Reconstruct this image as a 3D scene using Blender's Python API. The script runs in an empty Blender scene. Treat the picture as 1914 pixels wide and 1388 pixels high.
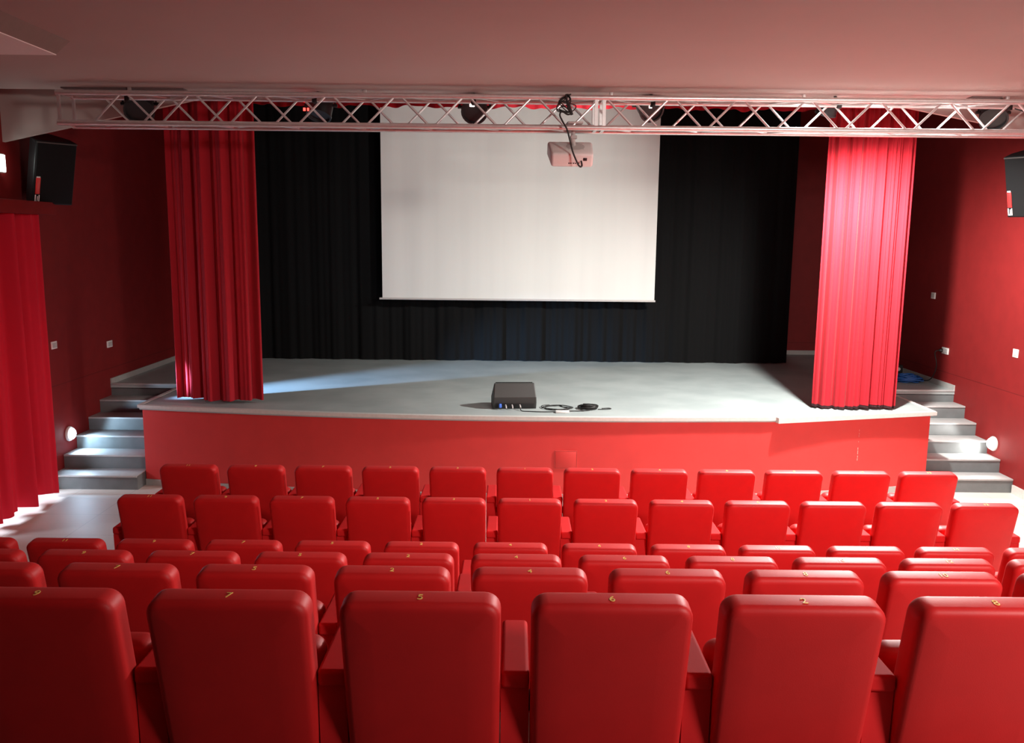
import bpy, bmesh, math, random
from mathutils import Vector, Matrix

# ------------------------------------------------------------------ camera, world, lights, exposure
SC = bpy.context.scene
COL = SC.collection
CAMZ = 2.84
TILT = math.atan(251 / 1600.0)
ROLL = 0.0103

cam_data = bpy.data.cameras.new('camera')
cam_data.sensor_fit = 'HORIZONTAL'
cam_data.sensor_width = 36.0
cam_data.lens = 1600.0 / 1914.0 * 36.0
cam_data.clip_start = 0.05
cam = bpy.data.objects.new('camera', cam_data)
COL.objects.link(cam)
cam.matrix_world = (Matrix.Translation((0, 0, CAMZ)) @ Matrix.Rotation(math.pi / 2 - TILT, 4, 'X')
                    @ Matrix.Rotation(ROLL, 4, 'Z'))
SC.camera = cam

world = bpy.data.worlds.new('world')
SC.world = world
world.use_nodes = True
world.node_tree.nodes['Background'].inputs[0].default_value = (0.5, 0.45, 0.45, 1)
world.node_tree.nodes['Background'].inputs[1].default_value = 0.01

SC.view_settings.view_transform = 'Standard'
SC.view_settings.look = 'None'
SC.view_settings.gamma = 1.0
SC.view_settings.use_curve_mapping = False
SC.view_settings.exposure = 0.0


def aim(o, target):
    d = Vector(target) - Vector(o.location)
    o.rotation_euler = d.to_track_quat('-Z', 'Y').to_euler()


def light(name, kind, loc, energy, color=(1, 1, 1), target=None, **kw):
    ld = bpy.data.lights.new(name, kind)
    ld.energy = energy
    ld.color = color
    for k, v in kw.items():
        setattr(ld, k, v)
    o = bpy.data.objects.new(name, ld)
    COL.objects.link(o)
    o.location = loc
    if target is not None:
        aim(o, target)
    return o


# the stage spot burning on the truss, right of centre
light('stage_spot_beam', 'SPOT', (3.38, 8.44, 3.72), 1380, (1.0, 1.0, 0.96), (3.80, 9.0, 0.0), spot_size=math.radians(179), spot_blend=0.65, shadow_soft_size=0.08)
# added soft fill near the lamp right of the projector, brightens stage and screen
light('screen_fill_spot', 'SPOT', (1.29, 8.44, 3.74), 380, (0.97, 1.0, 0.94), (-0.35, 12.9, 3.6), spot_size=math.radians(75), spot_blend=1.0, shadow_soft_size=0.08)
# added fill without a fixture below the truss, brightens seat tops and armrests
light('seat_fill_spot', 'SPOT', (4.0, 8.42, 3.68), 1050, (1.0, 0.97, 0.93), (2.3, 4.6, 0.4), spot_size=math.radians(80), spot_blend=0.7, shadow_soft_size=0.12)
# spill of the lamp inside the truss
for sx in (2.70, 3.38, 4.10):
    light('truss_spill', 'SPOT', (sx, 8.165, 4.07), 38, (1.0, 0.97, 0.94), (sx, 8.165, 0.0), spot_size=math.radians(178), spot_blend=0.3, shadow_soft_size=0.04)
# the ceiling lamp over the right side of the audience
light('house_lamp', 'SPOT', (4.2, 0.0, 4.1), 2060, (1.0, 0.94, 0.88), (2.6, 6.0, 1.0), spot_size=math.radians(120), spot_blend=1.0, shadow_soft_size=0.5)
# daylight behind the door curtain on the left
light('door_daylight', 'AREA', (-6.6, 8.0, 1.55), 200, (0.72, 0.83, 1.0), (-5.0, 8.0, 0.2), shape='RECTANGLE', size=2.4, size_y=0.7)
# daylight slipping past the far edge of the door curtain on to the stage
light('door_gap_beam', 'SPOT', (-5.02, 9.12, 1.34), 4300, (0.36, 0.62, 1.0), (-1.7, 11.5, 0.90),
      spot_size=math.radians(25), spot_blend=1.0, shadow_soft_size=0.03)

# ------------------------------------------------------------------ materials


def new_mat(name):
    m = bpy.data.materials.new(name)
    m.use_nodes = True
    nt = m.node_tree
    b = nt.nodes['Principled BSDF']
    return m, nt, b


def mat(name, col, rough=0.6, metal=0.0, spec=0.5, noise=0.0, nscale=20.0, bump=0.0, bscale=200.0, sheen=0.0, col2=None, stretch=None):
    m, nt, b = new_mat(name)
    b.inputs['Base Color'].default_value = (*col, 1)
    b.inputs['Roughness'].default_value = rough
    b.inputs['Metallic'].default_value = metal
    b.inputs['Specular IOR Level'].default_value = spec
    if sheen:
        b.inputs['Sheen Weight'].default_value = sheen
        b.inputs['Sheen Roughness'].default_value = 0.45
        b.inputs['Sheen Tint'].default_value = (1.0, 0.55, 0.52, 1)
    tc = nt.nodes.new('ShaderNodeTexCoord')
    src = tc.outputs['Object']
    if stretch:
        mp = nt.nodes.new('ShaderNodeMapping')
        mp.inputs['Scale'].default_value = stretch
        nt.links.new(src, mp.inputs['Vector'])
        src = mp.outputs['Vector']
    if noise or col2:
        n = nt.nodes.new('ShaderNodeTexNoise')
        n.inputs['Scale'].default_value = nscale
        n.inputs['Detail'].default_value = 6
        nt.links.new(src, n.inputs['Vector'])
        mix = nt.nodes.new('ShaderNodeMix')
        mix.data_type = 'RGBA'
        c2 = col2 if col2 else tuple(c * (1 - noise) for c in col)
        mix.inputs['A'].default_value = (*col, 1)
        mix.inputs['B'].default_value = (*c2, 1)
        r = nt.nodes.new('ShaderNodeMapRange')
        r.inputs['From Min'].default_value = 0.35
        r.inputs['From Max'].default_value = 0.65
        nt.links.new(n.outputs['Fac'], r.inputs['Value'])
        nt.links.new(r.outputs['Result'], mix.inputs['Factor'])
        nt.links.new(mix.outputs['Result'], b.inputs['Base Color'])
    if bump:
        n2 = nt.nodes.new('ShaderNodeTexNoise')
        n2.inputs['Scale'].default_value = bscale
        n2.inputs['Detail'].default_value = 3
        nt.links.new(src, n2.inputs['Vector'])
        bp = nt.nodes.new('ShaderNodeBump')
        bp.inputs['Strength'].default_value = bump
        bp.inputs['Distance'].default_value = 0.002
        nt.links.new(n2.outputs['Fac'], bp.inputs['Height'])
        nt.links.new(bp.outputs['Normal'], b.inputs['Normal'])
    return m


def emis(name, col, strength):
    m, nt, b = new_mat(name)
    b.inputs['Base Color'].default_value = (*col, 1)
    b.inputs['Emission Color'].default_value = (*col, 1)
    b.inputs['Emission Strength'].default_value = strength
    return m


def cloth_mat(name, col, trans=0.0, rough=0.85, sheen=0.1):
    m, nt, b = new_mat(name)
    b.inputs['Base Color'].default_value = (*col, 1)
    b.inputs['Roughness'].default_value = rough
    b.inputs['Specular IOR Level'].default_value = 0.25
    b.inputs['Sheen Weight'].default_value = sheen
    b.inputs['Sheen Tint'].default_value = (1.0, 0.45, 0.45, 1)
    tc = nt.nodes.new('ShaderNodeTexCoord')
    n = nt.nodes.new('ShaderNodeTexNoise')
    n.inputs['Scale'].default_value = 350
    nt.links.new(tc.outputs['Object'], n.inputs['Vector'])
    bp = nt.nodes.new('ShaderNodeBump')
    bp.inputs['Strength'].default_value = 0.15
    bp.inputs['Distance'].default_value = 0.002
    nt.links.new(n.outputs['Fac'], bp.inputs['Height'])
    nt.links.new(bp.outputs['Normal'], b.inputs['Normal'])
    if trans:
        t = nt.nodes.new('ShaderNodeBsdfTranslucent')
        t.inputs['Color'].default_value = (*col, 1)
        mx = nt.nodes.new('ShaderNodeMixShader')
        mx.inputs[0].default_value = trans
        out = nt.nodes['Material Output']
        nt.links.new(b.outputs[0], mx.inputs[1])
        nt.links.new(t.outputs[0], mx.inputs[2])
        nt.links.new(mx.outputs[0], out.inputs[0])
    return m


def floor_mat():
    m = mat('cream_tile', (0.66, 0.60, 0.54), 0.5, noise=0.06, nscale=3)
    nt = m.node_tree
    b = nt.nodes['Principled BSDF']
    link = b.inputs['Base Color'].links[0]
    src = link.from_socket
    tc = nt.nodes.new('ShaderNodeTexCoord')
    br = nt.nodes.new('ShaderNodeTexBrick')
    br.offset = 0
    br.inputs['Scale'].default_value = 1
    br.inputs['Brick Width'].default_value = 0.6
    br.inputs['Row Height'].default_value = 0.6
    br.inputs['Mortar Size'].default_value = 0.003
    br.inputs['Mortar'].default_value = (0.45, 0.41, 0.37, 1)
    nt.links.new(tc.outputs['Object'], br.inputs['Vector'])
    nt.links.new(src, br.inputs['Color1'])
    nt.links.new(src, br.inputs['Color2'])
    nt.links.new(br.outputs['Color'], b.inputs['Base Color'])
    return m


def panel_wall_mat(name, col):
    # red wall lining in tall sheets with hairline joints
    m = mat(name, col, 0.62, noise=0.10, nscale=6, bump=0.25, bscale=140, spec=0.3)
    nt = m.node_tree
    b = nt.nodes['Principled BSDF']
    src = b.inputs['Base Color'].links[0].from_socket
    geo = nt.nodes.new('ShaderNodeNewGeometry')
    sep = nt.nodes.new('ShaderNodeSeparateXYZ')
    nt.links.new(geo.outputs['Position'], sep.inputs[0])
    sub = nt.nodes.new('ShaderNodeMath'); sub.operation = 'SUBTRACT'; sub.inputs[1].default_value = 1.13
    nt.links.new(sep.outputs['Z'], sub.inputs[0])
    ab = nt.nodes.new('ShaderNodeMath'); ab.operation = 'ABSOLUTE'
    nt.links.new(sub.outputs[0], ab.inputs[0])
    lt = nt.nodes.new('ShaderNodeMath'); lt.operation = 'LESS_THAN'; lt.inputs[1].default_value = 0.003
    nt.links.new(ab.outputs[0], lt.inputs[0])
    mix = nt.nodes.new('ShaderNodeMix'); mix.data_type = 'RGBA'
    nt.links.new(lt.outputs[0], mix.inputs['Factor'])
    nt.links.new(src, mix.inputs['A'])
    mix.inputs['B'].default_value = (col[0] * 0.45, col[1] * 0.45, col[2] * 0.45, 1)
    nt.links.new(mix.outputs['Result'], b.inputs['Base Color'])
    return m


M = {}
M['seat'] = mat('seat_red', (0.63, 0.012, 0.013), 0.52, noise=0.06, nscale=9, bump=0.12, bscale=260, spec=0.4, sheen=0.08)
M['seat_panel'] = mat('seat_panel_red', (0.60, 0.014, 0.016), 0.75, noise=0.05, nscale=9, bump=0.1, bscale=260, spec=0.2)
M['gold'] = mat('gold_thread', (0.90, 0.62, 0.16), 0.45, noise=0.1, nscale=300)
M['hinge'] = mat('black_hinge', (0.012, 0.008, 0.008), 0.5, noise=0.1)
M['wall'] = panel_wall_mat('red_wall', (0.215, 0.012, 0.012))
M['ceiling'] = mat('dusky_ceiling', (0.50, 0.40, 0.37), 0.85, noise=0.03, nscale=1.5)
M['vent'] = mat('dark_strip', (0.16, 0.10, 0.095), 0.7, noise=0.1)  # for the dark strips on the ceiling
M['white_panel'] = mat('white_panel', (0.82, 0.76, 0.72), 0.7, noise=0.02)
M['bulkhead'] = mat('bulkhead_white', (0.66, 0.58, 0.55), 0.8, noise=0.03, nscale=2)
M['floor'] = floor_mat()
M['tier'] = mat('tier_grey', (0.30, 0.28, 0.27), 0.6, noise=0.1)
M['stage_floor'] = mat('stage_grey', (0.40, 0.44, 0.43), 0.5, col2=(0.32, 0.36, 0.355), nscale=1.8, bump=0.1, bscale=60)
M['stage_red'] = mat('stage_front_red', (0.62, 0.042, 0.038), 0.5, noise=0.06, nscale=5, bump=0.1, bscale=120, spec=0.4)
M['trim'] = mat('pale_trim', (0.62, 0.60, 0.56), 0.4, noise=0.08, nscale=30)
M['skirting'] = mat('grey_skirting', (0.42, 0.40, 0.38), 0.5, noise=0.08)
M['step'] = mat('dark_step', (0.16, 0.175, 0.175), 0.5, noise=0.15, nscale=8)
M['nosing'] = mat('pale_nosing', (0.45, 0.45, 0.44), 0.45, noise=0.1)
M['curtain'] = cloth_mat('red_velvet', (0.41, 0.0115, 0.022), 0.0)
M['door_curtain'] = cloth_mat('red_door_curtain', (0.66, 0.015, 0.04), 0.18)
M['black_cloth'] = cloth_mat('black_cloth', (0.0024, 0.0023, 0.0024), 0.0, 0.95, 0.0)
M['hem'] = mat('dark_hem', (0.03, 0.004, 0.006), 0.9, noise=0.1)
M['screen'] = mat('screen_white', (0.735, 0.735, 0.70), 0.9, noise=0.0, spec=0.1, col2=(0.69, 0.69, 0.66), nscale=1.0, stretch=(3.0, 1.0, 0.12))
M['alu'] = mat('aluminium', (0.80, 0.79, 0.78), 0.36, 0.75, noise=0.08, nscale=30)
M['black'] = mat('black_plastic', (0.012, 0.012, 0.013), 0.45, noise=0.2, nscale=60)
M['grille'] = mat('black_grille', (0.008, 0.008, 0.0085), 0.85, spec=0.2, bump=0.6, bscale=500)
M['cabinet'] = mat('grey_black_paint', (0.045, 0.043, 0.040), 0.55, bump=0.3, bscale=300)
M['cable'] = mat('black_rubber', (0.015, 0.013, 0.012), 0.55, noise=0.1)
M['blue_cable'] = mat('blue_cable', (0.02, 0.10, 0.34), 0.5, noise=0.1)
M['white_plastic'] = mat('white_plastic', (0.80, 0.77, 0.74), 0.4, noise=0.03)
M['grey_plastic'] = mat('grey_plastic', (0.52, 0.49, 0.47), 0.5, noise=0.05)
M['blue_plug'] = mat('blue_plug', (0.08, 0.22, 0.85), 0.35, noise=0.05)
M['badge_red'] = mat('badge_red', (0.60, 0.02, 0.02), 0.35, noise=0.05)
M['badge_white'] = mat('badge_white', (0.85, 0.82, 0.80), 0.4, noise=0.05)
M['led_red'] = emis('led_red', (1.0, 0.04, 0.03), 6.0)
M['led_white'] = emis('led_white', (1.0, 0.75, 0.7), 8.0)
M['sign'] = emis('sign_white', (0.85, 1.0, 0.95), 7.0)
M['lamp_left'] = emis('lamp_cool', (0.75, 0.88, 1.0), 14.0)
M['lamp_right'] = emis('lamp_neutral', (1.0, 0.97, 0.93), 14.0)

# ------------------------------------------------------------------ mesh helpers


class MB:
    def __init__(self):
        self.bm = bmesh.new()

    def _tf(self, verts, M4):
        if M4 is not None:
            for v in verts:
                v.co = M4 @ v.co

    def box(self, c, s, bevel=0.0, rot=None, segs=2):
        r = bmesh.ops.create_cube(self.bm, size=1.0)
        vs = r['verts']
        for v in vs:
            v.co = Vector((v.co.x * s[0], v.co.y * s[1], v.co.z * s[2]))
        if bevel:
            es = list({e for v in vs for e in v.link_edges})
            rb = bmesh.ops.bevel(self.bm, geom=es, offset=bevel, segments=segs, affect='EDGES', profile=0.5)
            vs = list({v for f in rb['faces'] for v in f.verts} | {v for v in vs if v.is_valid})
        T = Matrix.Translation(c) @ (rot.to_4x4() if rot is not None else Matrix.Identity(4))
        self._tf(vs, T)
        return vs

    def prism(self, poly, axis, a, b, M4=None):
        """poly: 2D points; extruded along axis from a to b"""
        def p3(q, t):
            return {'X': (t, q[0], q[1]), 'Y': (q[0], t, q[1]), 'Z': (q[0], q[1], t)}[axis]
        lo = [self.bm.verts.new(p3(q, a)) for q in poly]
        hi = [self.bm.verts.new(p3(q, b)) for q in poly]
        n = len(poly)
        self.bm.faces.new(lo[::-1])
        self.bm.faces.new(hi)
        for i in range(n):
            j = (i + 1) % n
            self.bm.faces.new((lo[i], lo[j], hi[j], hi[i]))
        self._tf(lo + hi, M4)
        return lo + hi

    def tube(self, pts, r, n=8, cap=True):
        pts = [Vector(p) for p in pts]
        rings = []
        prev = None
        for i, p in enumerate(pts):
            if i == 0:
                d = pts[1] - pts[0]
            elif i == len(pts) - 1:
                d = pts[-1] - pts[-2]
            else:
                d = (pts[i + 1] - pts[i]).normalized() + (pts[i] - pts[i - 1]).normalized()
            d.normalize()
            if prev is None:
                u = d.orthogonal().normalized()
            else:
                u = prev - d * prev.dot(d)
                if u.length < 1e-6:
                    u = d.orthogonal()
                u.normalize()
            prev = u
            w = d.cross(u)
            rr = r[i] if isinstance(r, (list, tuple)) else r
            rings.append([self.bm.verts.new(p + (u * math.cos(2 * math.pi * k / n) + w * math.sin(2 * math.pi * k / n)) * rr) for k in range(n)])
        for a, b in zip(rings, rings[1:]):
            for k in range(n):
                self.bm.faces.new((a[k], a[(k + 1) % n], b[(k + 1) % n], b[k]))
        if cap:
            self.bm.faces.new(rings[0][::-1])
            self.bm.faces.new(rings[-1])
        return self

    def lathe(self, prof, n=20, M4=None):
        """prof: (r, z) list, revolved about Z"""
        vs = []
        rings = []
        for r, z in prof:
            if r < 1e-5:
                v = self.bm.verts.new((0, 0, z)); vs.append(v)
                rings.append([v])
            else:
                ring = [self.bm.verts.new((r * math.cos(2 * math.pi * k / n), r * math.sin(2 * math.pi * k / n), z)) for k in range(n)]
                vs += ring
                rings.append(ring)
        for a, b in zip(rings, rings[1:]):
            for k in range(n):
                k2 = (k + 1) % n
                if len(a) == 1 and len(b) == 1:
                    continue
                if len(a) == 1:
                    self.bm.faces.new((a[0], b[k2], b[k]))
                elif len(b) == 1:
                    self.bm.faces.new((a[k], a[k2], b[0]))
                else:
                    self.bm.faces.new((a[k], a[k2], b[k2], b[k]))
        self._tf(vs, M4)
        return vs

    def slab(self, w, h, t, rc, re, M4=None, bulge=0.006, taper=0.0, m=4, nc=6):
        """upholstered pad: rounded rectangle in XZ (centred), thickness t along Y, rolled edges"""
        def outline(d):
            W, H = w / 2 - d, h / 2 - d
            r = max(rc - d, 0.004)
            pts = []
            for cx, cz, a0 in ((W - r, H - r, 0), (-W + r, H - r, 90), (-W + r, -H + r, 180), (W - r, -H + r, 270)):
                for k in range(nc + 1):
                    a = math.radians(a0 + 90 * k / nc)
                    x = cx + r * math.cos(a)
                    z = cz + r * math.sin(a)
                    x *= 1 - taper * (0.5 - z / h)
                    pts.append((x, z))
            return pts
        loops = []
        loops.append((-t / 2 - bulge, re + 0.07))
        loops.append((-t / 2 - bulge * 0.55, re + 0.03))
        for k in range(m + 1):
            a = math.pi / 2 * k / m
            loops.append((-t / 2 + re * (1 - math.cos(a)), re * (1 - math.sin(a))))
        for k in range(m, -1, -1):
            a = math.pi / 2 * k / m
            loops.append((t / 2 - re * (1 - math.cos(a)), re * (1 - math.sin(a))))
        loops.append((t / 2 + bulge * 0.55, re + 0.03))
        loops.append((t / 2 + bulge, re + 0.07))
        rings = []
        vs = []
        for y, d in loops:
            ring = [self.bm.verts.new((x, y, z)) for x, z in outline(d)]
            vs += ring
            rings.append(ring)
        n = len(rings[0])
        for a, b in zip(rings, rings[1:]):
            for k in range(n):
                self.bm.faces.new((a[k], a[(k + 1) % n], b[(k + 1) % n], b[k]))
        self.bm.faces.new(rings[0][::-1])
        self.bm.faces.new(rings[-1])
        self._tf(vs, M4)
        return vs

    def sheet(self, path, z0, z1, folds, nz=10, dz=None):
        """hanging cloth: path = plan points; folds(s, v) -> offset along the plan normal; v 0 bottom .. 1 top"""
        P = [Vector((x, y)) for x, y in path]
        L = [0]
        for a, b in zip(P, P[1:]):
            L.append(L[-1] + (b - a).length)
        n = len(P)
        grid = []
        for k in range(nz + 1):
            v = k / nz
            row = []
            for i in range(n):
                d = (P[min(i + 1, n - 1)] - P[max(i - 1, 0)]).normalized()
                nrm = Vector((d.y, -d.x))
                q = P[i] + nrm * folds(L[i], v)
                zb = z0 + (dz(L[i]) if dz else 0)
                row.append(self.bm.verts.new((q.x, q.y, zb + (z1 - zb) * v)))
            grid.append(row)
        for k in range(nz):
            for i in range(n - 1):
                self.bm.faces.new((grid[k][i], grid[k][i + 1], grid[k + 1][i + 1], grid[k + 1][i]))
        return self

    def build(self, name, material, parent=None, loc=None, angle=40, recalc=True):
        if recalc:
            bmesh.ops.recalc_face_normals(self.bm, faces=self.bm.faces[:])
        me = bpy.data.meshes.new(name)
        th = math.radians(angle)
        for e in self.bm.edges:
            e.smooth = len(e.link_faces) == 2 and e.calc_face_angle(0.0) < th
        for f in self.bm.faces:
            f.smooth = True
        self.bm.to_mesh(me)
        self.bm.free()
        me.materials.append(material)
        o = bpy.data.objects.new(name, me)
        COL.objects.link(o)
        if parent is not None:
            o.parent = parent
        if loc:
            o.location = loc
        return o


def thing(name, label, cat, loc=(0, 0, 0), rotz=0.0, group=None):
    o = bpy.data.objects.new(name, None)
    o.empty_display_size = 0.1
    COL.objects.link(o)
    o.location = loc
    o.rotation_euler = (0, 0, rotz)
    tag(o, label, cat, group)
    return o


def tag(o, label, cat, group=None):
    o['label'] = label
    o['category'] = cat
    if group:
        o['group'] = group
    return o


def struct(o, label=None, cat=None):
    o['kind'] = 'structure'
    if label:
        o['label'] = label
    if cat:
        o['category'] = cat
    return o


def Rx(a): return Matrix.Rotation(a, 4, 'X')
def Ry(a): return Matrix.Rotation(a, 4, 'Y')
def Rz(a): return Matrix.Rotation(a, 4, 'Z')
def T(*p): return Matrix.Translation(p)


def weighted(o):
    md = o.modifiers.new('normals', 'WEIGHTED_NORMAL')
    md.keep_sharp = True
    md.weight = 100


def solidify(o, t):
    md = o.modifiers.new('thickness', 'SOLIDIFY')
    md.thickness = t
    md.offset = 0


# ------------------------------------------------------------------ room shell
XL, XR = -5.15, 5.75
YB, YF = -3.0, 14.36          # wall behind the viewer, wall behind the stage
ZC = 4.185                    # audience ceiling
YC = 8.46                     # where the low ceiling stops
ZS = 5.3                      # stage ceiling
STAGE = 0.93

b = MB(); b.box(((XL + XR) / 2 - 1.0, 5.5, -0.1), (XR - XL + 3.0, 18.0, 0.2))
struct(b.build('floor', M['floor']), 'cream tiled floor in front of the stage', 'floor')

# stepped seating tiers under the rear rows
TIERS = [(5.04, 0.275), (4.12, 0.57), (3.19, 0.87), (2.2, 1.17)]
poly = [(YB, 0.0)]
for i, (y, z) in enumerate(TIERS):
    poly.append((y, 0.0 if i == 0 else TIERS[i - 1][1]))
    poly.append((y, z))
poly.append((YB, 1.17))
b = MB(); b.prism(poly, 'X', XL, XR)
struct(b.build('seating_tiers', M['tier']), 'stepped grey tiers under the rear seat rows', 'tiers')

# left wall with the doorway behind the curtain
DY0, DY1, DZ = 7.05, 9.16, 2.75
b = MB()
th = 0.2
b.box((XL - th / 2, (YB + DY0) / 2, 2.7), (th, DY0 - YB, 5.4))
b.box((XL - th / 2, (DY1 + YF) / 2, 2.7), (th, YF - DY1, 5.4))
b.box((XL - th / 2, (DY0 + DY1) / 2, (DZ + 5.4) / 2), (th, DY1 - DY0, 5.4 - DZ))
struct(b.build('wall_left', M['wall']), 'red wall on the left side of the hall', 'wall')
b = MB(); b.box((XR + 0.1, (YB + YF) / 2, 2.7), (0.2, YF - YB, 5.4))
struct(b.build('wall_right', M['wall']), 'red wall on the right side of the hall', 'wall')
b = MB(); b.box(((XL + XR) / 2, YF + 0.1, 2.7), (XR - XL + 0.4, 0.2, 5.4))
struct(b.build('wall_back', M['wall']), 'red wall behind the stage', 'wall')
b = MB(); b.box(((XL + XR) / 2, YB - 0.1, 2.7), (XR - XL + 0.4, 0.2, 5.4))
struct(b.build('wall_rear', M['wall']), 'red wall behind the audience', 'wall')
# low ceiling, drop at its front edge, higher stage ceiling
b = MB()
b.prism([(YB, ZC), (YC, ZC), (YC, ZS + 0.2), (YC - 0.2, ZS + 0.2), (YC - 0.2, ZC + 0.2), (YB, ZC + 0.2)], 'X', XL, XR)
struct(b.build('ceiling', M['ceiling']), 'smooth dusky ceiling over the audience', 'ceiling')
b = MB(); b.box(((XL + XR) / 2, (YC + YF) / 2, ZS + 0.1), (XR - XL, YF - YC, 0.2))
struct(b.build('ceiling_stage', mat('stage_ceiling_dark', (0.10, 0.05, 0.05), 0.9, noise=0.1)), 'dark ceiling above the stage', 'ceiling')
# sloping bulkheads beside the truss
YH = 8.86
b = MB(); b.prism([(XL, 3.735), (-2.7, 4.27), (-2.7, 4.6), (XL, 4.6)], 'Y', YH, YH + 0.05)
struct(b.build('bulkhead_left', M['ceiling']), 'white sloping bulkhead above the left wall speaker', 'bulkhead')
b = MB(); b.prism([(3.2, 4.29), (XR, 3.82), (XR, 4.6), (3.2, 4.6)], 'Y', YH, YH + 0.05)
struct(b.build('bulkhead_right', M['ceiling']), 'white sloping bulkhead above the right wall speaker', 'bulkhead')

# tapered panel hanging under the ceiling at the left
b = MB()
lo = [(-4.75, 4.6), (-3.27, 4.6), (-3.27, 6.37), (-4.75, 6.37)]
hi = [(-4.80, 4.55), (-3.17, 4.55), (-3.17, 6.38), (-4.80, 6.38)]
vl = [b.bm.verts.new((x, y, ZC - 0.092)) for x, y in lo]
vh = [b.bm.verts.new((x, y, ZC)) for x, y in hi]
b.bm.faces.new(vh)
for i in range(4):
    j = (i + 1) % 4
    b.bm.faces.new((vl[i], vl[j], vh[j], vh[i]))
o = b.build('ceiling_panel', mat('panel_side_shade', (0.24, 0.17, 0.15), 0.8, noise=0.05))  # sides painted darker than the ceiling, standing in for shade
tag(o, 'white panel with shade painted on its tapered sides under the ceiling at the upper left', 'panel')
b = MB(); b.box((-4.01, 5.485, ZC - 0.092), (1.48, 1.77, 0.012))
b.build('face', mat('panel_white', (0.93, 0.88, 0.86), 0.7, noise=0.02), o)

for x0, x1, lb in ((-4.25, -3.10, 'left'), (4.28, 4.56, 'right')):  # thin dark ribbed strips on the ceiling above the truss ends
    t = thing('ceiling_strip', 'dark narrow strip on the ceiling over the %s end of the truss' % lb, 'vent', ((x0 + x1) / 2, 8.37, ZC), 0, 'dark ceiling strips')
    b = MB(); b.box((0, 0, -0.006), (x1 - x0, 0.12, 0.012), 0.002)
    b.build('frame', M['vent'], t)
    b = MB()
    for q in (-0.03, 0.0, 0.03):
        b.box((0, q, -0.014), (x1 - x0 - 0.03, 0.012, 0.006), 0.001)
    b.build('ribs', M['vent'], t)

# ------------------------------------------------------------------ stage
SLX, SRX = -4.19, 4.80
ctl = [(-4.19, 9.45), (-3.2, 9.285), (-2.08, 9.14), (-1.0, 9.05), (0.0, 9.02), (1.3, 9.035), (2.58, 9.11), (2.90, 9.14), (3.8, 9.31), (4.80, 9.55)]


def catmull(P, n):
    out = []
    for i in range(len(P) - 1):
        p0 = P[max(i - 1, 0)]; p1 = P[i]; p2 = P[i + 1]; p3 = P[min(i + 2, len(P) - 1)]
        for k in range(n):
            t = k / n
            out.append(tuple(0.5 * ((2 * p1[j]) + (-p0[j] + p2[j]) * t + (2 * p0[j] - 5 * p1[j] + 4 * p2[j] - p3[j]) * t * t
                                    + (-p0[j] + 3 * p1[j] - 3 * p2[j] + p3[j]) * t ** 3) for j in range(len(p1))))
    out.append(tuple(P[-1]))
    return out


front = catmull(ctl, 4)


def offset(path, d):
    out = []
    for i, p in enumerate(path):
        a = Vector(path[max(i - 1, 0)]); c = Vector(path[min(i + 1, len(path) - 1)])
        t = (c - a).normalized()
        out.append((p[0] + t.y * d, p[1] - t.x * d))
    return out


LY, RY = 10.82, 10.95      # top nosings of the side steps
# stage boards: one slab with the two landings
poly = front + [(SRX, RY), (XR, RY), (XR, YF), (XL, YF), (XL, LY), (SLX, LY)]
b = MB(); b.prism(poly, 'Z', STAGE - 0.05, STAGE)
struct(b.build('stage_floor', M['stage_floor']), 'grey painted stage floor', 'stage')
# red front with its returns
fin = offset(front, -0.03)
fin[0] = (SLX + 0.02, fin[0][1]); fin[-1] = (SRX - 0.02, fin[-1][1])
poly = fin + [(SRX - 0.02, 13.0), (SLX + 0.02, 13.0)]
b = MB(); b.prism(poly, 'Z', 0.0, STAGE - 0.05)
stage_front = struct(b.build('stage_front', M['stage_red']), 'red bowed front of the stage', 'stage')


def strip_along(path, z0, z1, d0, d1):
    b = MB()
    A = offset(path, d0); B = offset(path, d1)
    rows = []
    for (ax, ay), (bx, by) in zip(A, B):
        rows.append([b.bm.verts.new(q) for q in ((ax, ay, z0), (bx, by, z0), (bx, by, z1), (ax, ay, z1))])
    for r, s in zip(rows, rows[1:]):
        for k in range(4):
            b.bm.faces.new((r[k], r[(k + 1) % 4], s[(k + 1) % 4], s[k]))
    b.bm.faces.new(rows[0][::-1]); b.bm.faces.new(rows[-1])
    return b


split = [i for i, p in enumerate(front) if p[0] >= 2.90][0]
o = strip_along(front[:split + 1], STAGE - 0.035, STAGE + 0.004, -0.06, 0.008).build('trim_1', M['trim'])
struct(o, 'pale edging strip along the bowed stage edge', 'trim')
b = MB()
p0, p1 = Vector((2.885, 9.105)), Vector((4.815, 9.52))
dirv = (p1 - p0).normalized()
nv = Vector((dirv.y, -dirv.x))
q = [p0 + nv * 0.035, p1 + nv * 0.012, p1 - nv * 0.05, p0 - nv * 0.09]
lo = [b.bm.verts.new((v.x, v.y, z)) for v, z in zip(q, (STAGE - 0.055, STAGE - 0.035, STAGE - 0.035, STAGE - 0.055))]
hi = [b.bm.verts.new((v.x, v.y, STAGE + 0.006)) for v in q]
b.bm.faces.new(lo[::-1]); b.bm.faces.new(hi)
for i in range(4):
    j = (i + 1) % 4
    b.bm.faces.new((lo[i], lo[j], hi[j], hi[i]))
struct(b.build('trim_2', M['trim']), 'thicker pale edging board on the right end of the stage edge', 'trim')
for nm, x, y0, y1, lb in (('trim_3', SLX, 9.45, LY, 'left'), ('trim_4', SRX, 9.55, RY, 'right')):
    b = MB(); b.box((x, (y0 + y1) / 2, STAGE - 0.012), (0.05, y1 - y0, 0.035))
    struct(b.build(nm, M['trim']), 'pale edging strip along the %s side of the stage' % lb, 'trim')
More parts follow.
